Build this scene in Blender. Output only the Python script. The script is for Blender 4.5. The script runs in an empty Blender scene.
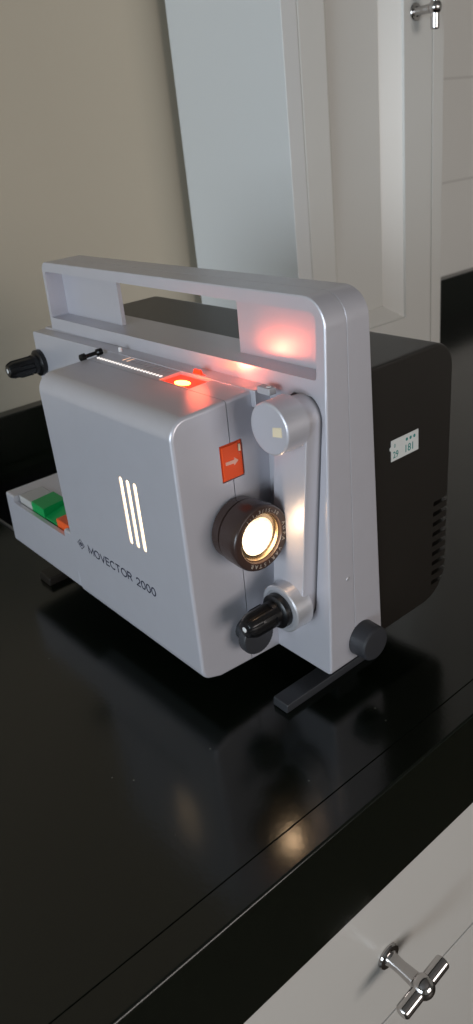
import bpy, bmesh, math, random
from mathutils import Vector, Matrix
random.seed(4)
C = bpy.context.scene.collection
MM = 0.001
PI = math.pi

# the projector stands slightly nose-down on its tilted foot bars; TP takes its own upright millimetres into the room
DR = Matrix([[0.9997561, 0.0019915, 0.0219954], [-0.0019541, 0.9999966, -0.0017217], [-0.0219988, 0.0016783, 0.9997566]])
CP = Vector((288.7305, -288.7305, 345.0)); CE = Vector([296.0474, -289.917, 355.0756])
TP = Matrix.Translation(CE) @ DR.to_4x4() @ Matrix.Translation(-CP)
PO = Vector((-165, 20, 0))

# ------------------------------------------------------------------ materials
def mat(name, col, rough=0.5, metal=0.0, emis=None, es=0.0, bump=0.0, bscale=400.0, var=0.0, vscale=6.0,
        coat=0.0, trans=0.0, ior=1.45, spec=None, bumpdist=0.0004):
    m = bpy.data.materials.new(name); m.use_nodes = True
    nt = m.node_tree; b = nt.nodes['Principled BSDF']
    b.inputs['Base Color'].default_value = (*col, 1)
    b.inputs['Roughness'].default_value = rough
    b.inputs['Metallic'].default_value = metal
    b.inputs['IOR'].default_value = ior
    if spec is not None: b.inputs['Specular IOR Level'].default_value = spec
    b.inputs['Coat Weight'].default_value = coat
    b.inputs['Transmission Weight'].default_value = trans
    if emis:
        b.inputs['Emission Color'].default_value = (*emis, 1)
        b.inputs['Emission Strength'].default_value = es
    tc = nt.nodes.new('ShaderNodeTexCoord')
    if var > 0:
        n = nt.nodes.new('ShaderNodeTexNoise'); n.inputs['Scale'].default_value = vscale; n.inputs['Detail'].default_value = 4
        r = nt.nodes.new('ShaderNodeMapRange'); r.inputs[3].default_value = 1 - var; r.inputs[4].default_value = 1 + var
        mx = nt.nodes.new('ShaderNodeVectorMath'); mx.operation = 'SCALE'; mx.inputs[0].default_value = col
        nt.links.new(tc.outputs['Object'], n.inputs['Vector']); nt.links.new(n.outputs['Fac'], r.inputs[0])
        nt.links.new(r.outputs[0], mx.inputs['Scale']); nt.links.new(mx.outputs[0], b.inputs['Base Color'])
    if bump > 0:
        n = nt.nodes.new('ShaderNodeTexNoise'); n.inputs['Scale'].default_value = bscale; n.inputs['Detail'].default_value = 3
        bp = nt.nodes.new('ShaderNodeBump'); bp.inputs['Strength'].default_value = bump; bp.inputs['Distance'].default_value = bumpdist
        nt.links.new(tc.outputs['Object'], n.inputs['Vector']); nt.links.new(n.outputs['Fac'], bp.inputs['Height'])
        nt.links.new(bp.outputs[0], b.inputs['Normal'])
    return m

M = {}
M['silver'] = mat('silver_paint', (0.61, 0.60, 0.645), 0.34, 0.38, bump=0.12, bscale=1800, var=0.03, vscale=60)
M['silver_bright'] = mat('silver_turned', (0.60, 0.60, 0.63), 0.30, 0.55, bump=0.06, bscale=1500)
M['black_body'] = mat('black_moulded_plastic', (0.0150, 0.0125, 0.010), 0.36, bump=0.35, bscale=2200, var=0.1, vscale=50)
M['black_gloss'] = mat('black_gloss_plastic', (0.006, 0.006, 0.0065), 0.28, bump=0.03, bscale=900)
M['grey_rubber'] = mat('dark_grey_rubber', (0.028, 0.029, 0.033), 0.45, bump=0.2, bscale=1500)
M['foot_bar'] = mat('dark_grey_bar', (0.045, 0.047, 0.052), 0.33, 0.2, bump=0.1, bscale=1200)
M['barrel'] = mat('lens_barrel_glow_tint', (0.045, 0.027, 0.023), 0.25, bump=0.03, bscale=900)  # black barrel, its base browned to carry the glow of the lens
M['gap'] = mat('dark_gap', (0.006, 0.006, 0.007), 0.8, bump=0.1)
M['green'] = mat('green_key_plastic', (0.004, 0.31, 0.075), 0.4, bump=0.05, bscale=900)
M['orange'] = mat('orange_key_plastic', (0.85, 0.115, 0.022), 0.38, bump=0.05, bscale=900)
M['orange_slide'] = mat('orange_slide_plastic', (0.85, 0.09, 0.018), 0.35, bump=0.05, bscale=900)
M['greykey'] = mat('light_grey_key_plastic', (0.47, 0.46, 0.44), 0.4, bump=0.05, bscale=900)
M['white_mark'] = mat('white_print', (0.75, 0.74, 0.72), 0.5, bump=0.02)
M['ring_mark'] = mat('ring_print', (0.34, 0.31, 0.28), 0.5, bump=0.02)
M['pink_mark'] = mat('pale_arrow_print', (0.80, 0.42, 0.32), 0.45, bump=0.02)
M['ink'] = mat('navy_ink', (0.012, 0.013, 0.04), 0.5, bump=0.02)
M['teal_ink'] = mat('teal_ink', (0.03, 0.22, 0.20), 0.6, bump=0.02)
M['paper'] = mat('sticker_paper', (0.62, 0.64, 0.62), 0.6, bump=0.1, bscale=900, var=0.05, vscale=120)
M['chrome'] = mat('polished_nickel', (0.52, 0.50, 0.49), 0.12, 1.0, bump=0.02, bscale=300)
M['cab'] = mat('white_lacquer', (0.66, 0.655, 0.62), 0.28, bump=0.03, bscale=60, var=0.01, vscale=3)
M['cab_side'] = mat('white_lacquer_panel', (0.68, 0.69, 0.68), 0.35, bump=0.03, bscale=60, var=0.01, vscale=3)
M['drawer'] = mat('white_drawer_lacquer', (0.60, 0.585, 0.55), 0.35, bump=0.03, bscale=60, var=0.01, vscale=3)
M['wall'] = mat('beige_plaster', (0.47, 0.415, 0.325), 0.85, bump=0.25, bscale=180, var=0.02, vscale=5)
M['white_wall'] = mat('pale_plaster', (0.55, 0.53, 0.48), 0.85, bump=0.25, bscale=180, var=0.02, vscale=5)
M['ceil'] = mat('ceiling_paint', (0.22, 0.215, 0.21), 0.9, bump=0.1, bscale=100)
M['floor'] = mat('floor_oak', (0.045, 0.035, 0.027), 0.5, bump=0.1, bscale=40, var=0.15, vscale=4)
M['hob'] = mat('black_glass', (0.004, 0.004, 0.005), 0.05, bump=0.01, bscale=20)
M['steel'] = mat('brushed_steel', (0.55, 0.56, 0.58), 0.3, 1.0, bump=0.05, bscale=900)
M['bezel'] = mat('gilt_bezel', (0.75, 0.6, 0.4), 0.25, 1.0, bump=0.05, bscale=900)
M['lit_slot'] = mat('lamp_lit_slot', (0.8, 0.7, 0.5), 0.4, emis=(1.0, 0.70, 0.42), es=1.6)
M['lit_dot'] = mat('lamp_lit_perforation', (0.7, 0.7, 0.68), 0.4, emis=(1.0, 0.93, 0.86), es=0.6)
M['lit_streak'] = mat('lamp_lit_top_slot', (0.7, 0.5, 0.4), 0.4, emis=(1.0, 0.55, 0.33), es=0.8)
M['red_lit'] = mat('lamp_lit_red_plastic', (0.8, 0.05, 0.02), 0.3, emis=(1.0, 0.03, 0.006), es=0.75)
M['red_hot'] = mat('lamp_lit_orange_core', (1.0, 0.4, 0.05), 0.3, emis=(1.0, 0.42, 0.05), es=9.0)
M['patch_and_stop'] = mat('cream_light_patch_and_stop', (0.85, 0.72, 0.50), 0.4, bump=0.02)  # colours the slide stop and the light patch on the hub
M['latch'] = mat('clear_grey_latch', (0.42, 0.43, 0.45), 0.2, bump=0.02)

def granite():
    m = bpy.data.materials.new('black_granite'); m.use_nodes = True; nt = m.node_tree
    b = nt.nodes['Principled BSDF']; b.inputs['IOR'].default_value = 1.54
    tc = nt.nodes.new('ShaderNodeTexCoord')
    n = nt.nodes.new('ShaderNodeTexNoise'); n.inputs['Scale'].default_value = 260; n.inputs['Detail'].default_value = 5
    cr = nt.nodes.new('ShaderNodeValToRGB')
    cr.color_ramp.elements[0].position = 0.35; cr.color_ramp.elements[0].color = (0.0014, 0.0030, 0.0012, 1)
    cr.color_ramp.elements[1].position = 0.72; cr.color_ramp.elements[1].color = (0.0034, 0.0058, 0.0028, 1)
    v = nt.nodes.new('ShaderNodeTexVoronoi'); v.inputs['Scale'].default_value = 75
    lt = nt.nodes.new('ShaderNodeMath'); lt.operation = 'LESS_THAN'; lt.inputs[1].default_value = 0.045
    sp = nt.nodes.new('ShaderNodeSeparateColor')
    gt = nt.nodes.new('ShaderNodeMath'); gt.operation = 'GREATER_THAN'; gt.inputs[1].default_value = 0.86
    mul = nt.nodes.new('ShaderNodeMath'); mul.operation = 'MULTIPLY'
    mx = nt.nodes.new('ShaderNodeMix'); mx.data_type = 'RGBA'; mx.inputs[7].default_value = (0.11, 0.115, 0.10, 1)
    L = nt.links.new
    L(tc.outputs['Object'], n.inputs['Vector']); L(tc.outputs['Object'], v.inputs['Vector'])
    L(n.outputs['Fac'], cr.inputs[0]); L(v.outputs['Distance'], lt.inputs[0])
    L(v.outputs['Color'], sp.inputs[0]); L(sp.outputs[0], gt.inputs[0])
    L(lt.outputs[0], mul.inputs[0]); L(gt.outputs[0], mul.inputs[1])
    L(mul.outputs[0], mx.inputs[0]); L(cr.outputs[0], mx.inputs[6]); L(mx.outputs[2], b.inputs['Base Color'])
    n2 = nt.nodes.new('ShaderNodeTexNoise'); n2.inputs['Scale'].default_value = 30; n2.inputs['Detail'].default_value = 4
    r = nt.nodes.new('ShaderNodeMapRange'); r.inputs[3].default_value = 0.14; r.inputs[4].default_value = 0.19
    L(tc.outputs['Object'], n2.inputs['Vector']); L(n2.outputs['Fac'], r.inputs[0]); L(r.outputs[0], b.inputs['Roughness'])
    bp = nt.nodes.new('ShaderNodeBump'); bp.inputs['Strength'].default_value = 0.15; bp.inputs['Distance'].default_value = 0.0003
    L(n.outputs['Fac'], bp.inputs['Height']); L(bp.outputs[0], b.inputs['Normal'])
    return m
M['granite'] = granite()

def tiles():
    m = mat('grey_white_wall_tile', (0.6, 0.59, 0.56), 0.25); nt = m.node_tree; b = nt.nodes['Principled BSDF']
    tc = nt.nodes.new('ShaderNodeTexCoord'); sx = nt.nodes.new('ShaderNodeSeparateXYZ')
    cb = nt.nodes.new('ShaderNodeCombineXYZ')
    br = nt.nodes.new('ShaderNodeTexBrick'); br.offset = 0.5
    br.inputs['Color1'].default_value = (0.79, 0.785, 0.75, 1); br.inputs['Color2'].default_value = (0.77, 0.765, 0.73, 1)
    br.inputs['Mortar'].default_value = (0.66, 0.65, 0.62, 1)
    br.inputs['Scale'].default_value = 1.0; br.inputs['Mortar Size'].default_value = 0.0022
    br.inputs['Brick Width'].default_value = 0.60; br.inputs['Row Height'].default_value = 0.1695
    L = nt.links.new
    L(tc.outputs['Object'], sx.inputs[0]); L(sx.outputs['Y'], cb.inputs['X']); L(sx.outputs['Z'], cb.inputs['Y'])
    L(cb.outputs[0], br.inputs['Vector']); L(br.outputs['Color'], b.inputs['Base Color'])
    return m
M['tile'] = tiles()

def lens_glow():
    m = bpy.data.materials.new('lit_lens_glass'); m.use_nodes = True; nt = m.node_tree
    b = nt.nodes['Principled BSDF']; b.inputs['Base Color'].default_value = (0.6, 0.5, 0.4, 1); b.inputs['Roughness'].default_value = 0.08
    tc = nt.nodes.new('ShaderNodeTexCoord'); v = nt.nodes.new('ShaderNodeTexVoronoi'); v.inputs['Scale'].default_value = 520
    # lamp image: bright round core slightly off axis inside the dimmer condenser field
    ln = nt.nodes.new('ShaderNodeVectorMath'); ln.operation = 'DISTANCE'; ln.inputs[1].default_value = tuple((TP @ Vector((-34, -30.5, 114.5)) - PO) * MM)
    r = nt.nodes.new('ShaderNodeMapRange'); r.inputs[1].default_value = 0.008; r.inputs[2].default_value = 0.0135
    r.inputs[3].default_value = 2.3; r.inputs[4].default_value = 0.75
    rr = nt.nodes.new('ShaderNodeMapRange'); rr.inputs[1].default_value = 0.0; rr.inputs[2].default_value = 0.7
    rr.inputs[3].default_value = 0.45; rr.inputs[4].default_value = 1.5
    mul = nt.nodes.new('ShaderNodeMath'); mul.operation = 'MULTIPLY'
    L = nt.links.new
    L(tc.outputs['Object'], v.inputs['Vector']); L(tc.outputs['Object'], ln.inputs[0]); L(ln.outputs['Value'], r.inputs[0])
    L(v.outputs['Distance'], rr.inputs[0]); L(r.outputs[0], mul.inputs[0]); L(rr.outputs[0], mul.inputs[1])
    b.inputs['Emission Color'].default_value = (1.0, 0.74, 0.46, 1)
    L(mul.outputs[0], b.inputs['Emission Strength'])
    return m
M['lens'] = lens_glow()

# ------------------------------------------------------------------ mesh helpers (millimetres)
def tag(o, label=None, cat=None, group=None, kind=None):
    if label: o['label'] = label
    if cat: o['category'] = cat
    if group: o['group'] = group
    if kind: o['kind'] = kind
    return o

def empty(name, loc, label, cat):
    o = bpy.data.objects.new(name, None); C.objects.link(o)
    o.location = Vector(loc) * MM; o.empty_display_size = 0.02
    return tag(o, label, cat)

def finish(bm, mesh, angle=32):
    bmesh.ops.recalc_face_normals(bm, faces=bm.faces)
    for f in bm.faces: f.smooth = True
    for e in bm.edges:
        if len(e.link_faces) == 2:
            e.smooth = e.calc_face_angle(0) < math.radians(angle)
    bm.to_mesh(mesh); bm.free()

def root_of(o):
    while o.parent: o = o.parent
    return o

def obj(name, bm, m, parent=None, loc=(0, 0, 0), angle=32, cut=()):
    """bm is in world millimetres; the object sits at its root's location."""
    base = root_of(parent).location if parent else Vector(loc) * MM
    isp = parent is not None and root_of(parent).name == 'film_projector'
    def bake(b):
        if isp: b.transform(TP)
        bmesh.ops.scale(b, vec=(MM,) * 3, verts=b.verts)
        bmesh.ops.translate(b, vec=-base, verts=b.verts)
    bake(bm)
    me = bpy.data.meshes.new(name); finish(bm, me, angle)
    o = bpy.data.objects.new(name, me); C.objects.link(o)
    if parent: o.parent = parent
    else: o.location = base
    if cut:
        temps = []
        for c in cut:
            bake(c); bmesh.ops.recalc_face_normals(c, faces=c.faces)
            cm = bpy.data.meshes.new('cut'); c.to_mesh(cm); c.free()
            co = bpy.data.objects.new('cut', cm); C.objects.link(co)
            if parent: co.parent = parent
            else: co.location = base
            md = o.modifiers.new('b', 'BOOLEAN'); md.object = co; md.operation = 'DIFFERENCE'; md.solver = 'EXACT'
            temps.append((co, cm))
        bpy.context.view_layer.update()
        dg = bpy.context.evaluated_depsgraph_get()
        nm = bpy.data.meshes.new_from_object(o.evaluated_get(dg))
        o.modifiers.clear(); o.data = nm; nm.name = name
        for co, cm in temps:
            bpy.data.objects.remove(co); bpy.data.meshes.remove(cm)
        b2 = bmesh.new(); b2.from_mesh(nm); finish(b2, nm, angle)
        bpy.data.meshes.remove(me)
    o.data.materials.clear(); o.data.materials.append(m)
    wn = o.modifiers.new('weighted', 'WEIGHTED_NORMAL'); wn.keep_sharp = True; wn.weight = 100
    return o

def round_poly(pts, n=8):
    """pts: (a, b, r) -> outline with rounded corners"""
    out = []
    k = len(pts)
    for i in range(k):
        p = Vector(pts[i][:2]); r = pts[i][2] if len(pts[i]) > 2 else 0
        if r <= 0: out.append((p.x, p.y)); continue
        a = (Vector(pts[i - 1][:2]) - p).normalized(); b = (Vector(pts[(i + 1) % k][:2]) - p).normalized()
        ang = a.angle(b); t = r / math.tan(ang / 2)
        c = p + (a + b).normalized() * (r / math.sin(ang / 2))
        s = p + a * t - c; e = p + b * t - c
        a0 = math.atan2(s.y, s.x); a1 = math.atan2(e.y, e.x)
        d = (a1 - a0 + PI) % (2 * PI) - PI
        for j in range(n + 1):
            th = a0 + d * j / n; out.append((c.x + r * math.cos(th), c.y + r * math.sin(th)))
    return out

def rrect(a0, b0, a1, b1, r=0, n=6):
    if not isinstance(r, (list, tuple)): r = [r] * 4
    return round_poly([(a0, b0, r[0]), (a1, b0, r[1]), (a1, b1, r[2]), (a0, b1, r[3])], n)

def to3(axis, a, b, t):
    return {'x': (t, a, b), 'y': (a, t, b), 'z': (a, b, t)}[axis]

def prism(axis, outline, sections, bm=None, keep=None):
    """loft of the same outline along axis; sections = (position, inset). keep(a,b)->(ka,kb) damps the inset at joints"""
    bm = bm or bmesh.new()
    n = len(outline)
    area = sum(outline[i][0] * outline[(i + 1) % n][1] - outline[(i + 1) % n][0] * outline[i][1] for i in range(n))
    sg = 1 if area > 0 else -1
    nor = []
    for i in range(n):
        p0 = Vector(outline[i - 1]); p = Vector(outline[i]); p1 = Vector(outline[(i + 1) % n])
        e0 = (p - p0).normalized(); e1 = (p1 - p).normalized()
        n0 = Vector((-e0.y, e0.x)) * sg; n1 = Vector((-e1.y, e1.x)) * sg
        s = n0 + n1; d = max(0.3, 1 + n0.dot(n1)); v = s / d
        if keep:
            ka, kb = keep(*outline[i]); v = Vector((v.x * ka, v.y * kb))
        nor.append(v)
    loops = []
    for t, ins in sections:
        loops.append([bm.verts.new(to3(axis, outline[i][0] + nor[i].x * ins, outline[i][1] + nor[i].y * ins, t)) for i in range(n)])
    for l0, l1 in zip(loops, loops[1:]):
        for i in range(n):
            bm.faces.new((l0[i], l0[(i + 1) % n], l1[(i + 1) % n], l1[i]))
    bm.faces.new(loops[0]); bm.faces.new(loops[-1])
    return bm

def slab(axis, outline, a, b, bev=0.6, bm=None, keep=None):
    d = 1 if b > a else -1
    if bev <= 0: return prism(axis, outline, [(a, 0), (b, 0)], bm, keep)
    s = [(a, bev), (a + d * bev * 0.3, bev * 0.3), (a + d * bev, 0), (b - d * bev, 0), (b - d * bev * 0.3, bev * 0.3), (b, bev)]
    return prism(axis, outline, s, bm, keep)

def box(x0, y0, z0, x1, y1, z1, bev=0.6, r=0.6, bm=None):
    return slab('z', rrect(x0, y0, x1, y1, r, 3) if r > 0 else rrect(x0, y0, x1, y1), z0, z1, bev, bm)

def lathe(c, axis, prof, seg=48, bm=None, fins=0, findepth=0.0):
    """prof: (t, r) along +axis from c"""
    bm = bm or bmesh.new(); c = Vector(c)
    ax = Vector({'x': (1, 0, 0), 'y': (0, 1, 0), 'z': (0, 0, 1)}[axis]) if isinstance(axis, str) else Vector(axis).normalized()
    u = ax.orthogonal().normalized()
    if axis == 'x': u = Vector((0, 1, 0))
    if axis == 'y': u = Vector((0, 0, 1))
    v = ax.cross(u)
    rings = []
    for t, r in prof:
        if r <= 1e-6: rings.append([bm.verts.new(c + ax * t)])
        else:
            ring = []
            for i in range(seg):
                th = 2 * PI * i / seg; rr = r
                if fins: rr = r * (1 - findepth * min(1, max(0, 0.5 + 2.2 * math.cos(th * fins))))
                ring.append(bm.verts.new(c + ax * t + (u * math.cos(th) + v * math.sin(th)) * rr))
            rings.append(ring)
    for a, b in zip(rings, rings[1:]):
        for i in range(seg):
            j = (i + 1) % seg
            if len(a) == 1 and len(b) == 1: continue
            if len(a) == 1: bm.faces.new((a[0], b[i], b[j]))
            elif len(b) == 1: bm.faces.new((a[i], b[0], a[j]))
            else: bm.faces.new((a[i], b[i], b[j], a[j]))
    if len(rings[0]) > 1: bm.faces.new(rings[0])
    if len(rings[-1]) > 1: bm.faces.new(rings[-1])
    return bm

def sphere(c, r, bm=None, seg=32, sc=(1, 1, 1)):
    bm = bm or bmesh.new()
    mtx = Matrix.Translation(c) @ Matrix.Diagonal((*sc, 1))
    bmesh.ops.create_uvsphere(bm, u_segments=seg, v_segments=seg // 2, radius=r, matrix=mtx)
    return bm

def warp(bm, f):
    for v in bm.verts: v.co = f(v.co)
    return bm

def capsule(p0, r0, p1, r1, n=16):
    """outline (a, b) round p0 and p1"""
    a = Vector(p0); b = Vector(p1); d = (b - a).normalized(); th = math.atan2(d.y, d.x); out = []
    for j in range(n + 1):
        t = th + PI / 2 + PI * j / n; out.append((a.x + r0 * math.cos(t), a.y + r0 * math.sin(t)))
    for j in range(n + 1):
        t = th - PI / 2 + PI * j / n; out.append((b.x + r1 * math.cos(t), b.y + r1 * math.sin(t)))
    return out

def text_bm(s, size, depth=0.15, sx=1.0, bold=0.0, align='LEFT'):
    """lettering in the local XY plane, millimetres, cap height ~0.7*size"""
    cu = bpy.data.curves.new('t', 'FONT'); cu.body = s; cu.size = size; cu.extrude = depth; cu.offset = bold
    cu.align_x = align; cu.resolution_u = 4
    o = bpy.data.objects.new('t', cu); C.objects.link(o)
    bpy.context.view_layer.update()
    me = bpy.data.meshes.new_from_object(o.evaluated_get(bpy.context.evaluated_depsgraph_get()))
    b = bmesh.new(); b.from_mesh(me)
    bpy.data.objects.remove(o); bpy.data.curves.remove(cu); bpy.data.meshes.remove(me)
    bmesh.ops.scale(b, vec=(sx, 1, 1), verts=b.verts)
    return b

def merge(dst, src, mtx):
    src.transform(mtx)
    me = bpy.data.meshes.new('m'); src.to_mesh(me); src.free(); dst.from_mesh(me); bpy.data.meshes.remove(me)
    return dst

def frame_mtx(o, ex, ey):
    ex = Vector(ex).normalized(); ey = Vector(ey).normalized(); ez = ex.cross(ey)
    m = Matrix((ex, ey, ez)).transposed().to_4x4(); m.translation = Vector(o)
    return m

# ------------------------------------------------------------------ the room
XW, XD = -629.0, -403.0           # wall plane, tall cabinet door plane
FLOOR, CEIL = -900, 1750
def structure(name, bm, m):
    return tag(obj(name, bm, m), kind='structure')
structure('floor', box(-760, -2900, FLOOR - 40, 3200, 3000, FLOOR, 0, 0), M['floor'])
structure('ceiling', box(-760, -2900, CEIL, 3200, 3000, CEIL + 40, 0, 0), M['ceil'])
structure('wall_back', box(XW - 100, -2900, FLOOR, XW, 450, CEIL, 0, 0), M['wall'])
# the tiled stretch beyond the tall cabinet; its tile courses start on the upstand
t = tag(obj('wall_tiled', box(XW - 100, 450, FLOOR, XW + 1, 3000, CEIL, 0, 0), M['tile'], loc=(XW, 605, 75)), kind='structure')
structure('wall_right', box(-760, 3000, FLOOR, 3200, 3100, CEIL, 0, 0), M['white_wall'])
structure('wall_front', box(3200, -2900, FLOOR, 3300, 3000, CEIL, 0, 0), M['white_wall'])
# window wall behind the camera with an opening the daylight comes through
wb = bmesh.new()
WX0, WX1, WZ0, WZ1 = -350, 1750, -150, 950
for (a0, b0, a1, b1) in ((-760, FLOOR, WX0, CEIL), (WX1, FLOOR, 3200, CEIL), (WX0, FLOOR, WX1, WZ0), (WX0, WZ1, WX1, CEIL)):
    slab('y', rrect(a0, b0, a1, b1), -2900, -3000, 0, wb)
structure('wall_left', wb, M['white_wall'])
wf = bmesh.new()
for (a0, b0, a1, b1) in ((WX0, WZ0, WX0 + 55, WZ1), (WX1 - 55, WZ0, WX1, WZ1), (WX0, WZ0, WX1, WZ0 + 55), (WX0, WZ1 - 55, WX1, WZ1), (675, WZ0, 725, WZ1)):
    slab('y', rrect(a0, b0, a1, b1), -2960, -2900, 3, wf)
structure('window_1', wf, M['cab'])

# ------------------------------------------------------------------ countertop, upstand
CX0, CX1, CY0, CY1 = -629, 77.3, -1500, 1900
ct = obj('countertop', slab('z', rrect(CX0, CY0, 55.8, CY1), -40, 0, 0.25), M['granite'], loc=(0, 0, 0), angle=5)
tag(ct, 'polished black granite kitchen worktop carrying the projector', 'countertop')
obj('front_edge', slab('y', round_poly([(56.3, -83.5, 0.5), (CX1, -83.5, 1.5), (CX1, 0, 1.8), (56.3, 0, 0.35)], 4), CY0, CY1, 0.3), M['granite'], ct)
us = obj('backsplash', slab('y', round_poly([(XW, 0, 0), (-609, 0, 0), (-609, 75, 1.5), (XW, 75, 0)], 4), CY0, CY1, 0.3), M['granite'], loc=(-619, 0, 0))
tag(us, 'low black granite upstand along the wall behind the worktop', 'backsplash')

# glass hob at the far left end, only its corner shows
hb = obj('cooktop', box(-575, -29, 0, -400, 280, 2.2, 0.4, 3), M['hob'], loc=(-490, 120, 0))
tag(hb, 'black glass cooktop edged with a thin steel strip behind the projector', 'cooktop')
obj('steel_trim', box(-577, -31.6, 0, -398, -29.4, 2.6, 0.5, 0.4), M['steel'], hb)

# ------------------------------------------------------------------ T-bar handles
def t_handle(base, normal, bar, parent, name='handle', R=1.0, tilt=0):
    n = Vector(normal).normalized(); b = Vector(base); w = Vector(bar).normalized()
    bm = lathe(b, n, [(0, 9.5), (1.2, 9.8), (2.4, 9.2), (3.0, 5.8), (5, 5.0), (12, 4.7), (20, 5.2), (26, 5.6), (29, 5.6)], 40)
    c = b + n * 30
    sphere(c, 8.2, bm, 40, (1, 1, 1))
    lathe(c - w * 23, w, [(0, 3.6), (0.8, 4.6), (2, 5.3), (44, 5.3), (45.2, 4.9), (46, 3.6)], 40, bm)
    return obj(name, bm, M['chrome'], parent)

# ------------------------------------------------------------------ base cabinet under the worktop
bc = empty('base_cabinet', (-230, 0, FLOOR), 'white base cabinet with drawers below the black worktop edge', 'cabinet')
obj('carcass', box(-600, -1400, FLOOR + 100, 52, 1600, -41, 1, 1), M['drawer'], bc)
obj('plinth', box(-600, -1400, FLOOR, 10, 1600, FLOOR + 100, 0, 0), M['drawer'], bc)
zs = [(-228.5, -84.5), (-470, -231), (-790, -472.5)]
for i, (z0, z1) in enumerate(zs):
    d = obj('drawer', box(52.5, -560, z0, 74.3, 640, z1, 1.0, 1.0), M['drawer'], bc)
    if i == 0:
        w = Vector((0, 1, 0.15))
        h = t_handle((74.3, -35.3, -158.2), (1, 0, 0), w, d)
        tag(h, 'polished nickel T-bar drawer handle')

# ------------------------------------------------------------------ tall cabinet standing on the worktop
tc_ = empty('tall_cabinet', (-500, 530, 0), 'tall white cabinet with a panelled door standing on the black worktop', 'cabinet')
SY0, SY1, TZ = 382.6, 672.5, 1500
sp = obj('side_panel', box(-608.7, SY0, 0.1, XD, SY0 + 24, TZ, 0.6, 0.8), M['cab_side'], tc_)
obj('side_panel', box(-608.7, 649.5, 0.1, XD, SY1, TZ, 0.6, 0.8), M['cab'], tc_)
obj('carcass', box(-608, SY0 + 24.2, 1, XD - 22, 649.3, TZ, 0.3, 0.3), M['cab'], tc_)
# door: flat stiles and rails round a sunk field with a sloping moulding
dx = XD
Y0, Y1, Z0, Z1 = 407.5, 648.6, 18, TZ - 4
def door_bm():
    bm = bmesh.new()
    loops = [((Y0, Z0, Y1, Z1), dx - 22), ((Y0, Z0, Y1, Z1), dx - 1.2), ((Y0 + 1.2, Z0 + 1.2, Y1 - 1.2, Z1 - 1.2), dx),
             ((Y0 + 42, Z0 + 84, Y1 - 58, Z1 - 84), dx), ((Y0 + 43, Z0 + 85, Y1 - 59, Z1 - 85), dx - 3),
             ((Y0 + 62, Z0 + 104, Y1 - 86, Z1 - 104), dx - 19), ((Y0 + 63.5, Z0 + 105.5, Y1 - 87.5, Z1 - 105.5), dx - 17.5)]
    rings = []
    for (a, b, c, d), x in loops:
        rings.append([bm.verts.new((x, a, b)), bm.verts.new((x, c, b)), bm.verts.new((x, c, d)), bm.verts.new((x, a, d))])
    for r0, r1 in zip(rings, rings[1:]):
        for i in range(4): bm.faces.new((r0[i], r0[(i + 1) % 4], r1[(i + 1) % 4], r1[i]))
    bm.faces.new(rings[0]); bm.faces.new(rings[-1])
    return bm
door = obj('door', door_bm(), M['cab'], tc_, angle=8)
h = t_handle((XD, 612.4, 474.7), (1, 0, 0), (0, 0, 1), door)
tag(h, 'brushed nickel T-bar cabinet door handle')

# ------------------------------------------------------------------ the film projector
P = empty('film_projector', PO, 'silver and black portable film projector with lit lens, standing on the black worktop', 'projector')

def lean(co):
    t = co.y / 50.0; z = co.z
    f = 0.030 * z; r = 53.5 - 0.040 * z
    return Vector((co.x, f + (r - f) * t, z))
SEC = [(0, 1.5), (0.25, 0.75), (0.7, 0.25), (1.5, 0), (22.9, 0), (23.5, 0.55), (24.1, 0), (48.5, 0), (49.6, 0.4), (50, 1.4)]
# carrying handle: rounded frame, recessed plates at both ends, open grip in the middle
HZ = 201
ho = round_poly([(-331, HZ, 0), (0, HZ, 0), (0, 258, 17), (-331, 257, 7)], 10)
hand = prism('y', ho, SEC, keep=lambda a, b: (1, 0) if b < HZ + 1 else (1, 1))
warp(hand, lean)
fr = warp(prism('y', rrect(-326, 211, -7.5, 249.5, [2, 2.5, 5.5, 3], 5), [(-8, 0), (24, 0.0)]), lean)
for v in fr.verts:
    if v.co.y > 5: v.co.y = 22.5 + (v.co.z - 211) * 0.01
rr_ = warp(prism('y', rrect(-326, 211, -7.5, 249.5, [2, 2.5, 5.5, 3], 5), [(30, 0), (60, 0)]), lean)
for v in rr_.verts:
    if v.co.y < 40: v.co.y = 26.0
th = warp(prism('y', rrect(-238, 211.02, -93, 249.48, 0.2, 2), [(-10, 0), (60, 0)]), lean)
obj('carry_handle', hand, M['silver'], P, cut=(fr, rr_, th))
# main shell below it
fo = round_poly([(-350, 6, 6), (0, 5, 4), (0, HZ, 0), (-345, HZ, 3)], 6)
shell = prism('y', fo, SEC, keep=lambda a, b: (1, 0) if b > HZ - 0.5 and a > -342 else (1, 1))
warp(shell, lean)
UP, LO = (-19, 187.5), (-28, 58)
gap = warp(prism('y', capsule(UP, 15.4, LO, 15.6), [(-3, 0), (5, 0)]), lambda c: Vector((c.x, c.y + 0.03 * c.z, c.z)))
sh = obj('front_shell', shell, M['silver'], P, cut=(gap,))
# stepped ledge of the left end that carries the supply spindle
lg = slab('y', round_poly([(-354, 10, 6), (-200, 10, 0), (-200, 201, 0), (-345.5, 199.5, 2.5)], 5), -6, 11, 1.0)
obj('spindle_housing', lg, M['silver'], P)
obj('ledge', box(-200.5, -6, 190, -48, 9, 201, 0.5, 0.4), M['silver'], P)
# tiny screw on the side and groove plug
obj('screw', lathe((-0.6, 19.4, 74.7), 'x', [(0, 1.7), (0.9, 1.6), (1.1, 1.0), (0.8, 0)], 20), M['silver_bright'], P)

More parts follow.
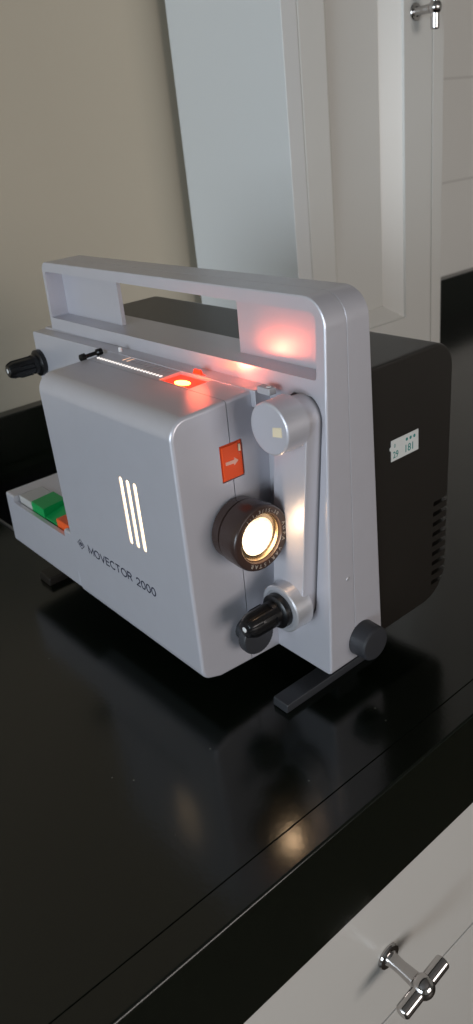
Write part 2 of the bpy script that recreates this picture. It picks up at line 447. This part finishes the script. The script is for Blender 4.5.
# black rear body
body_out = round_poly([(44, 10, 0), (131, 10, 26), (131, 208, 20), (44, 208, 0)], 12)
bb = slab('x', body_out, -326, -3.2, 2.2)
cuts = []
for k in range(9):
    zc = 91 - k * 8.3
    c = slab('z', rrect(113, -1, 140, 4, 0), 0, 3.4, 0)    # placeholder outline replaced below
    c.free()
    c = bmesh.new()
    slab('y', [(-9, zc - 1.7), (2, zc - 1.7), (2, zc + 1.7), (-9, zc + 1.7)], 113.5, 137, 0, c)
    cuts.append(c)
rb = obj('rear_body', bb, M['black_body'], P, cut=tuple(cuts))
tag(rb, 'matt black rear body with vent slots')
# inspection sticker with teal lettering on the black side
xs = -3.05
s0 = Vector((xs, 66.5, 140.6))
st = prism('x', [(66.5, 140.6), (94.6, 140.6), (94.2, 155.4), (66.4, 155.4), (66.4, 151.5), (65.0, 150.4), (65.2, 148.8), (66.4, 148.2)], [(xs - 0.2, 0), (xs + 0.12, 0)])
sticker = obj('inspection_sticker', st, M['paper'], P)
tag(sticker, 'small white paper sticker with teal numbers')
lt = bmesh.new()
def side_text(s, y, z, size, sx=1.0, bold=0.0):
    merge(lt, text_bm(s, size, 0.04, sx, bold), frame_mtx((xs + 0.15, y, z), (0, 1, 0), (0, 0, 1)))
side_text('29', 68.2, 142.6, 6.6, 0.85, 0.05)
side_text('181', 79.6, 142.9, 7.4, 0.95, 0.09)
side_text('0', 69.2, 149.9, 3.6, 0.9, 0.03)
for k in range(3):
    lathe((xs + 0.12, 82.2 + k * 3.9, 151.8), 'x', [(0, 1.15), (0.08, 1.15)], 14, lt)
obj('sticker_lettering', lt, M['teal_ink'], sticker)

# --- film gate housing (middle) and front cover
XC = -52
mid_out = [(-25.6, 6.5), (12, 4), (12, 201), (-25.6, 199.6)]
secx = [(-215, 1.0), (-214.6, 0.3), (-213.8, 0), (XC - 2.4, 0), (XC - 1.2, 0.3), (XC - 0.35, 1.1), (XC, 2.3)]
mid = prism('x', mid_out, secx, keep=lambda a, b: (0.05, 1))
win_cut = box(-124, -24.4, 193, -90, 0, 210, 0, 0)
top_slots = []
for k in range(11):
    xk = -186 + k * 5.6
    c = box(xk - 0.55, -13, 198, xk + 0.55, 4.5, 204, 0, 0); top_slots.append(c)
or_cut = box(XC - 4, -34.6, 148.2, XC + 5, -25.0, 172.8, 0, 0)
or_cut2 = box(XC - 4, -26.5, 148.2, XC + 5, -16.4, 172.8, 0, 0)
mo = obj('gate_housing', mid, M['silver'], P, cut=tuple([win_cut, or_cut2] + top_slots))
cov_out = round_poly([(-26.0, 6.5, 0), (-54, 8.5, 6), (-68.8, 14.0, 9), (-68.4, 198.4, 12.5), (-26.0, 199.6, 0)], 10)
cov_sec = [(-216, 1.2), (-215.6, 0.4), (-214.8, 0), (XC - 2.4, 0), (XC - 1.2, 0.3), (XC - 0.35, 1.1), (XC, 2.3)]
cov = prism('x', cov_out, cov_sec, keep=lambda a, b: (0.1, 1) if a > -27 else (1, 1))
slits = []
for k in range(3):
    xk = -117.6 + k * 8.4
    c = prism('y', capsule((xk - 0.6, 97.5), 2.05, (xk - 0.6, 144.5), 2.05, 8), [(-75, 0), (-64.5, 0)])
    slits.append(c)
fc = obj('front_cover', cov, M['silver'], P, cut=tuple(slits + [or_cut]))
for k in range(3):
    xk = -117.6 + k * 8.4
    c = prism('y', capsule((xk - 0.6, 97.5), 2.0, (xk - 0.6, 144.5), 2.0, 8), [(-68.0, 0.0), (-65, 0)])
    v = obj('vent_slot', c, M['lit_slot'], fc)
    tag(v, 'lamp-lit cooling slot glowing warm white')
# perforated light edge and warm streaks on top
for k in range(22):
    xk = -209 + k * 3.85
    obj('light_perforation', box(xk - 0.8, -20.6, 198.4, xk + 0.8, -18.4, 200.3, 0.1, 0.3), M['lit_dot'], mo)
for k in (0, 1):
    xk = -186 + k * 5.6 + 0.0
    obj('lit_slot', box(xk - 0.5, -12.8, 197.4, xk + 0.5, 4.3, 200.2, 0, 0), M['lit_streak'], mo)
# threading roller at the left edge of the top
rl = lathe((-218.5, -29.5, 200.6), (-0.10, 1, 0.02), [(0, 1.2), (0.4, 2.7), (4, 2.8), (5, 1.5), (14.5, 1.5), (15.5, 2.7), (19.5, 2.6), (20, 1.0)], 24)
obj('threading_roller', rl, M['black_gloss'], P)
obj('peg', lathe((-206, -1.5, 200.6), 'z', [(0, 1.7), (2.6, 1.7), (3.6, 1.2), (4.0, 0)], 20), M['white_mark'], P)
lc = obj('latch', box(-47, -5.5, 199.8, -35.5, 0.5, 204.2, 0.6, 0.8), M['latch'], P)
obj('latch_pin', lathe((-39, -2.5, 204), 'z', [(-0.3, 1.6), (0.6, 1.5), (0.9, 0)], 16), M['white_mark'], lc)
# red window with the lamp shining through it
rw = obj('red_window', box(-123.6, -24.2, 193.4, -90.4, -0.3, 198.2, 0.3, 0.8), M['red_lit'], mo)
tag(rw, 'glowing red transparent film window')
obj('window_tab', prism('y', [(-112, 198), (-92, 198), (-92, 200.6), (-103, 201.2), (-104, 203.8), (-110.5, 203.8), (-112, 201)], [(-4.5, 0), (-3.0, 0)]), M['red_lit'], rw)
obj('lamp_core', sphere((-107.5, -17.0, 198.2), 1.0, None, 24, (7.0, 4.2, 0.9)), M['red_hot'], rw)

# orange slide on the lens side
og = box(XC - 3.2, -34.1, 148.6, XC - 0.4, -16.9, 172.3, 0.3, 0.4)
osl = obj('orange_slide', og, M['orange_slide'], P)
tag(osl, 'orange plastic slide switch above the lens')
obj('slide_step', prism('x', [(-33.6, 149.2), (-18.6, 149.2), (-18.6, 163.4), (-20.6, 165.2), (-20.6, 171.8), (-33.6, 171.8)], [(XC - 0.5, 0), (XC + 0.5, 0), (XC + 0.9, 0.4)]), M['orange_slide'], osl)
ar = prism('x', [(-31.5, 159.6), (-25, 159.2), (-25, 157.9), (-21.6, 160.4), (-24.6, 163.0), (-24.6, 161.6), (-31.5, 161.8)], [(XC + 0.8, 0), (XC + 1.3, 0)])
obj('slide_arrow', ar, M['pink_mark'], osl)
obj('slide_stop', box(XC - 0.6, -20.2, 165.6, XC + 0.8, -18.6, 170.2, 0.1, 0.2), M['patch_and_stop'], osl)

# --- control block with piano keys
cb_out = round_poly([(-68.6, 16, 4), (6, 8, 0), (6, 66, 0), (-66.6, 66, 2.0)], 6)
cbx = prism('x', cb_out, [(-343.5, 3.0), (-343.2, 1.8), (-342.3, 0.7), (-340.8, 0), (-217.2, 0), (-216.7, 0.4)], keep=lambda a, b: (0, 1) if a > 5 else (1, 1))
kc = box(-324.6, -63.2, 48, -216, -38.5, 75, 0, 0)
kc2 = prism('x', [(-75, 59.8), (-60, 59.8), (-60, 75), (-75, 75)], [(-325, 0), (-231, 0)])
cpn = obj('control_block', cbx, M['silver'], P, cut=(kc, kc2))
def key(name, x0, x1, z, m, front=-62, back=-39, tilt=0.0, label=None, step=None):
    out = round_poly([(front, 46, 0), (back, 46, 0), (back, z + 0.6 + tilt, 0.6), (front, z, 0.9)], 4)
    o = obj(name, slab('x', out, x0, x1, 0.5), m, P)
    if label: tag(o, label)
    return o
obj('key_well', box(-324.4, -63.0, 46, -217.4, -38.7, 48.6, 0, 0), M['gap'], cpn)
key('key', -322.8, -298.8, 66.6, M['greykey'], -62, -39.5, 0.0, 'pale grey piano key')
key('key', -298.3, -275.3, 68, M['green'], -62.2, -39.5, 1.0, 'green piano key, raised')
key('key', -274.8, -253.2, 60.5, M['green'], -61.8, -39.5, 5.0, 'green piano key, pressed down')
key('key', -252.7, -219.0, 66.6, M['orange'], -62, -39.5, 0.0, 'orange piano key')
obj('key_mark', lathe((-286, -51, 68.3), 'z', [(0, 1.0), (0.4, 1.0), (0.5, 0)], 14), M['greykey'], P)

# --- lettering on the front cover
FY = -68.75
tx = bmesh.new()
def ribbon(bm, pts, w, closed=False):
    """flat stroke of width w along 2D points, in the plane of the front cover"""
    n = len(pts); P2 = [Vector(p) for p in pts]; L_, R_ = [], []
    for i in range(n):
        a = P2[i - 1] if (i > 0 or closed) else P2[i]; b = P2[(i + 1) % n] if (i < n - 1 or closed) else P2[i]
        d0 = (P2[i] - a); d1 = (b - P2[i])
        d0 = d0.normalized() if d0.length > 0 else d1.normalized(); d1 = d1.normalized() if d1.length > 0 else d0
        nn = Vector((-(d0 + d1).y, (d0 + d1).x)); nn = nn.normalized() if nn.length > 1e-6 else Vector((-d0.y, d0.x))
        k = w / 2 / max(0.45, abs(nn.dot(Vector((-d0.y, d0.x)))))
        L_.append(P2[i] + nn * k); R_.append(P2[i] - nn * k)
    rng = range(n if closed else n - 1)
    for i in rng:
        q = [L_[i], L_[(i + 1) % n], R_[(i + 1) % n], R_[i]]
        fs = [[bm.verts.new((p.x, y, p.y)) for p in q] for y in (FY + 0.1, FY - 0.06)]
        bm.faces.new(fs[1]); bm.faces.new(fs[0])
        for k in range(4): bm.faces.new((fs[0][k], fs[0][(k + 1) % 4], fs[1][(k + 1) % 4], fs[1][k]))
def arc(cx, cy, rx, ry, a0, a1, n=14):
    return [(cx + rx * math.cos(math.radians(a0 + (a1 - a0) * k / n)), cy + ry * math.sin(math.radians(a0 + (a1 - a0) * k / n))) for k in range(n + 1)]
GL = {  # strokes in a unit-high box: (width, [(points, closed)])
 'M': (0.98, [([(0, 0), (0, 1), (0.49, 0.18), (0.98, 1), (0.98, 0)], 0)]),
 'O': (0.98, [(arc(0.49, 0.5, 0.49, 0.5, 0, 345, 23), 1)]),
 'V': (0.86, [([(0, 1), (0.43, 0), (0.86, 1)], 0)]),
 'E': (0.62, [([(0.62, 1), (0, 1), (0, 0), (0.62, 0)], 0), ([(0, 0.52), (0.56, 0.52)], 0)]),
 'C': (0.84, [(arc(0.49, 0.5, 0.49, 0.5, 48, 312, 18), 0)]),
 'T': (0.78, [([(0, 1), (0.78, 1)], 0), ([(0.39, 1), (0.39, 0)], 0)]),
 'R': (0.70, [([(0, 0), (0, 1), (0.38, 1)] + arc(0.38, 0.75, 0.27, 0.25, 80, -90, 10) + [(0, 0.5)], 0), ([(0.36, 0.5), (0.70, 0)], 0)]),
 '2': (0.62, [(arc(0.31, 0.70, 0.30, 0.30, 165, -28, 12) + [(0, 0), (0.62, 0)], 0)]),
 '0': (0.64, [(arc(0.32, 0.5, 0.32, 0.5, 0, 345, 23), 1)]),
 ' ': (0.40, [])}
txt = 'MOVECTOR 2000'; CAPH = 6.3; GAPW = 0.24
tw = sum(GL[c][0] for c in txt) + GAPW * (len(txt) - 1)
kx = 90.5 / tw; px_ = -187.6
for c in txt:
    wd, st_ = GL[c]
    for pts, cl in st_:
        ribbon(tx, [(px_ + p[0] * kx, 61.3 + p[1] * CAPH) for p in pts], 1.1, bool(cl))
    px_ += (wd + GAPW) * kx
obj('model_lettering', tx, M['ink'], fc)
# maker's lozenge mark with its slanted letters
lg = bmesh.new()
cxm, czm = -199.5, 64.8
def stroke(a, b, w=0.75):
    a = Vector(a); b = Vector(b); d = (b - a).normalized(); nrm = Vector((-d.y, d.x)) * w / 2; d = d * w / 2
    q = [a - d - nrm, b + d - nrm, b + d + nrm, a - d + nrm]
    prism('y', [(p.x, p.y) for p in q], [(FY + 0.1, 0), (FY - 0.05, 0)], lg)
R = 5.2
dia = [(cxm - R, czm), (cxm, czm - R * 0.82), (cxm + R, czm), (cxm, czm + R * 0.82)]
for i in range(4): stroke(dia[i], dia[(i + 1) % 4], 0.6)
stroke((cxm - 2.6, czm - 0.9), (cxm - 1.4, czm + 1.3)); stroke((cxm - 1.4, czm + 1.3), (cxm - 0.9, czm - 1.0))
stroke((cxm, czm - 1.4), (cxm, czm + 1.4)); stroke((cxm, czm + 1.2), (cxm + 1.2, czm + 0.9)); stroke((cxm, czm - 1.3), (cxm + 1.1, czm - 0.6))
stroke((cxm + 2.4, czm - 0.8), (cxm + 2.0, czm + 0.9))
obj('maker_emblem', lg, M['ink'], fc)

# --- projection lens
LY, LZ = -28, 115.8
lb = lathe((XC, LY, LZ), 'x', [(-2, 19.5), (1.0, 19.6), (1.3, 20.8), (7.5, 21.0), (8.0, 20.0), (9.2, 20.0), (9.8, 21.8), (20.5, 22.4),
                              (24.0, 22.2), (25.2, 21.6), (25.6, 20.8), (25.3, 16.9), (24.6, 16.3), (18.6, 15.6), (18, 14.0), (18, 0)], 96)
lens = obj('lens', lb, M['barrel'], P, angle=40)
tag(lens, 'projection lens with black barrel, shining')
obj('lens_bezel', lathe((XC, LY, LZ), 'x', [(19.4, 14.6), (19.4, 15.5), (22.8, 16.0), (23.0, 15.5), (21.2, 15.0)], 96), M['bezel'], lens)
gl = obj('lens_glass', lathe((XC, LY, LZ), 'x', [(18.4, 15.4), (20.4, 14.9), (21.6, 11.5), (22.3, 8), (22.8, 4), (23.0, 0)], 64), M['lens'], lens, angle=60)
ring = bmesh.new()
def ring_text(s, a0, a1, r, size, bold=0.03):
    """letters upright outward, running clockwise seen from the front (+X)"""
    n = len(s)
    for i, ch in enumerate(s):
        if ch == ' ': continue
        a = a0 + (a1 - a0) * (i + 0.5) / n          # clockwise angle from twelve o'clock, degrees
        th = math.radians(a)
        up = Vector((0.02, math.sin(th), math.cos(th))).normalized(); rt = Vector((0, math.cos(th), -math.sin(th)))
        b = text_bm(ch, size, 0.05, 1.0, bold, 'CENTER')
        merge(ring, b, frame_mtx(Vector((XC + 25.55, LY, LZ)) + Vector((0, math.sin(th), math.cos(th))) * r, rt, up))
ring_text('1:1,3/15-30', -38, 52, 17.6, 3.0)
ring_text('AGFA', 72, 118, 17.6, 3.6)
ring_text('VARISTAR', 128, 218, 17.6, 3.6)
obj('lens_lettering', ring, M['ring_mark'], lens)

# --- folded reel arm with hubs
def sheary(c): return Vector((c.x, c.y + 0.03 * c.z, c.z))
arm = warp(slab('y', capsule(UP, 14.0, LO, 14.2, 24), -11.5, 3, 1.1), sheary)
ra = obj('reel_arm', arm, M['silver'], P)
uh = lathe((UP[0], -22.5, 188), 'y', [(0.3, 0), (0.25, 13.6), (0, 14.6), (0.25, 15.4), (0.9, 16.0), (17, 16.3)], 72)
obj('pivot_hub', uh, M['silver'], ra)
hub_patch = prism('y', [(-16.2, 184.0), (-8.0, 185.4), (-8.3, 191.5), (-15.7, 190.0)], [(-22.5, 0.2), (-22.1, 0)])  # patch of lamp light on the hub face, put in as a cream plate
obj('hub_light_patch', hub_patch, M['patch_and_stop'], ra)
lh = lathe((-26.5, -18.5, 58), 'y', [(0.5, 0), (0.5, 13.0), (0, 13.8), (0.2, 16.2), (1.0, 17.0), (14, 17.2)], 72)
obj('spindle_hub', lh, M['silver_bright'], ra)
def spindle(c, L, tag_label, r0=12.0, r1=7.6):
    """reel spindle pointing to -Y from c"""
    bm = lathe(c, (0, -1, 0), [(0, r0), (1.0, r0 + 0.2), (4.2, r0), (5.0, r0 - 1.2), (5.4, r0 - 3.2), (9.0, r0 - 3.2), (9.6, r1 + 0.2)], 64)
    lathe(Vector(c) - Vector((0, 9, 0)), (0, -1, 0), [(0, r1 + 0.2), (L - 14.5, r1), (L - 10.4, r1 * 0.80), (L - 9.4, r1 * 0.66), (L - 9.0, 0)], 90, bm, fins=5, findepth=0.15)
    # three driving splines
    for k in range(3):
        a = k * 2 * PI / 3 + 0.5
        u = Vector((math.cos(a), 0, math.sin(a)))
        w = Vector((-math.sin(a), 0, math.cos(a)))
        p = Vector(c) + u * (r1 + 0.1)
        q = [p - w * 1.3 - u * 1.2, p + w * 1.3 - u * 1.2, p + w * 1.1 + u * 0.9, p - w * 1.1 + u * 0.9]
        y0, y1 = c[1] - 10, c[1] - L + 12
        prism('y', [(v.x, v.z) for v in q], [(y0, 0), (y1, 0), (y1 - 2, 0.5)], bm)
    return bm
s1 = obj('take_up_spindle', spindle((-26.5, -18.3, 58), 31, '', 12.0, 8.6), M['black_gloss'], P)
tag(s1, 'black ribbed reel spindle on the folded arm')
obj('spindle_tip', lathe((-26.5, -49.0, 58), (0, -1, 0), [(-1.6, 1.9), (0.5, 1.9), (0.8, 1.4), (0.8, 0)], 24), M['white_mark'], s1)
s2 = obj('supply_spindle', spindle((-339.5, -6, 172.5), 33, '', 11.6, 7.8), M['black_gloss'], P)
tag(s2, 'black ribbed reel spindle at the left end')
obj('spindle_tip', lathe((-339.5, -38.2, 172.5), (0, -1, 0), [(-1.6, 2.3), (0.5, 2.3), (0.8, 1.6), (0.8, 0)], 24), M['white_mark'], s2)
# round knobs
kb = lathe((XC - 1, -30, 37), 'x', [(0, 8), (9.5, 8), (10.0, 12.6), (10.8, 13.4), (15.5, 13.4), (16.6, 12.8), (17.0, 11.8), (16.8, 0)], 72, fins=36, findepth=0.02)
obj('frame_control_knob', kb, M['grey_rubber'], P)
tk = lathe((-1, 31.5, 21.5), 'x', [(0, 12.4), (1, 13.0), (12.5, 12.4), (13.8, 11.4), (14.1, 9.5), (13.6, 0)], 64)
obj('tilt_knob', tk, M['grey_rubber'], P)
# foot bars
for (x0, x1, y0, h, y1, px0) in ((-28.5, -14.0, -30.0, 6.8, 64, -27), (-325, -303.8, -61, 8.0, 96, -322)):
    g = [-(CE.z - DR[2][2] * CP.z + (DR @ Vector(((x0 + x1) / 2 - CP.x, y - CP.y, 0))).z) / DR[2][2] + 0.12 for y in (y0, y1)]
    b = bmesh.new()
    prism('x', round_poly([(y0, g[0], 0.8), (y1, g[1], 1), (y1, g[1] + h, 1), (y0 + 1.0, g[0] + h, 1.2)], 3), [(x0, 0.8), (x0 + 0.3, 0.3), (x0 + 0.9, 0), (x1 - 0.9, 0), (x1 - 0.3, 0.3), (x1, 0.8)], b)
    f = obj('foot_bar', b, M['foot_bar'] if x0 > -100 else M['black_body'], P)
    obj('foot_post', box(x0 + 2, 22, g[0] + h - 1, x1 - 2, 44, 10, 0.3, 1), M['grey_rubber'], f)

# ------------------------------------------------------------------ camera (solved from the picture's vanishing points)
Rm = [[0.6434741, 0.7582453, -0.1049056], [0.2751621, -0.3570136, -0.8926518], [-0.7143017, 0.5455322, -0.4383693]]
cam = bpy.data.cameras.new('camera'); co = bpy.data.objects.new('camera', cam); C.objects.link(co)
m4 = Matrix(((Rm[0][0], -Rm[1][0], -Rm[2][0], CE.x * MM), (Rm[0][1], -Rm[1][1], -Rm[2][1], CE.y * MM), (Rm[0][2], -Rm[1][2], -Rm[2][2], CE.z * MM), (0, 0, 0, 1)))
co.matrix_world = m4
cam.sensor_fit = 'VERTICAL'; cam.sensor_height = 24; cam.sensor_width = 24 * 473 / 1024
cam.lens = 755.865 / 1024 * 24; cam.clip_start = 0.01; cam.clip_end = 50
cam.dof.use_dof = True; cam.dof.focus_distance = 0.50; cam.dof.aperture_fstop = cam.lens / 2.2
bpy.context.scene.camera = co

# ------------------------------------------------------------------ light
w = bpy.data.worlds.new('world'); bpy.context.scene.world = w; w.use_nodes = True
w.node_tree.nodes['Background'].inputs[0].default_value = (0.62, 0.78, 1.0, 1)
w.node_tree.nodes['Background'].inputs[1].default_value = 1.0
def area(name, loc, rot, sx, sy, e, col):
    l = bpy.data.lights.new(name, 'AREA'); l.shape = 'RECTANGLE'; l.size = sx; l.size_y = sy; l.energy = e; l.color = col
    o = bpy.data.objects.new(name, l); C.objects.link(o); o.location = loc; o.rotation_euler = rot
    return o
# daylight through the window opening behind the camera
area('window_and_fill_light', (0.7, -2.86, 0.40), (PI / 2, 0, 0), 2.0, 1.0, 34, (0.80, 0.91, 1.0))
# added area light out of view, at the solid wall without a window:
# weaker warm fill for the faces on the lens side
area('window_and_fill_light', (3.12, 0.3, 0.35), (0, PI / 2, 0), 1.1, 1.8, 24, (1.0, 0.92, 0.88))
def point(name, loc, e, col, r):
    l = bpy.data.lights.new(name, 'POINT'); l.energy = e; l.color = col; l.shadow_soft_size = r
    o = bpy.data.objects.new(name, l); C.objects.link(o); o.location = (TP @ Vector(loc)) * MM
    return o
point('lens_lamp', (XC + 26.5, LY, LZ), 0.014, (1.0, 0.66, 0.38), 0.004)
point('window_lamp', (-98, -13, 211), 0.012, (1.0, 0.13, 0.06), 0.008)
sl = bpy.data.lights.new('window_beam', 'SPOT'); sl.energy = 0.045; sl.color = (1.0, 0.17, 0.09); sl.spot_size = math.radians(90); sl.spot_blend = 1.0; sl.shadow_soft_size = 0.003
so = bpy.data.objects.new('window_beam', sl); C.objects.link(so)
pa = TP @ Vector((-88, -12, 206)); pb = TP @ Vector((-30, 22, 232))
so.location = pa * MM; so.rotation_euler = (pb - pa).to_track_quat('-Z', 'Y').to_euler()

sc = bpy.context.scene
sc.view_settings.view_transform = 'Standard'; sc.view_settings.look = 'None'
sc.view_settings.gamma = 1; sc.view_settings.exposure = 0.66; sc.view_settings.use_curve_mapping = False
try:
    sc.cycles.use_denoising = True; sc.cycles.max_bounces = 8; sc.cycles.caustics_reflective = False
except Exception: pass
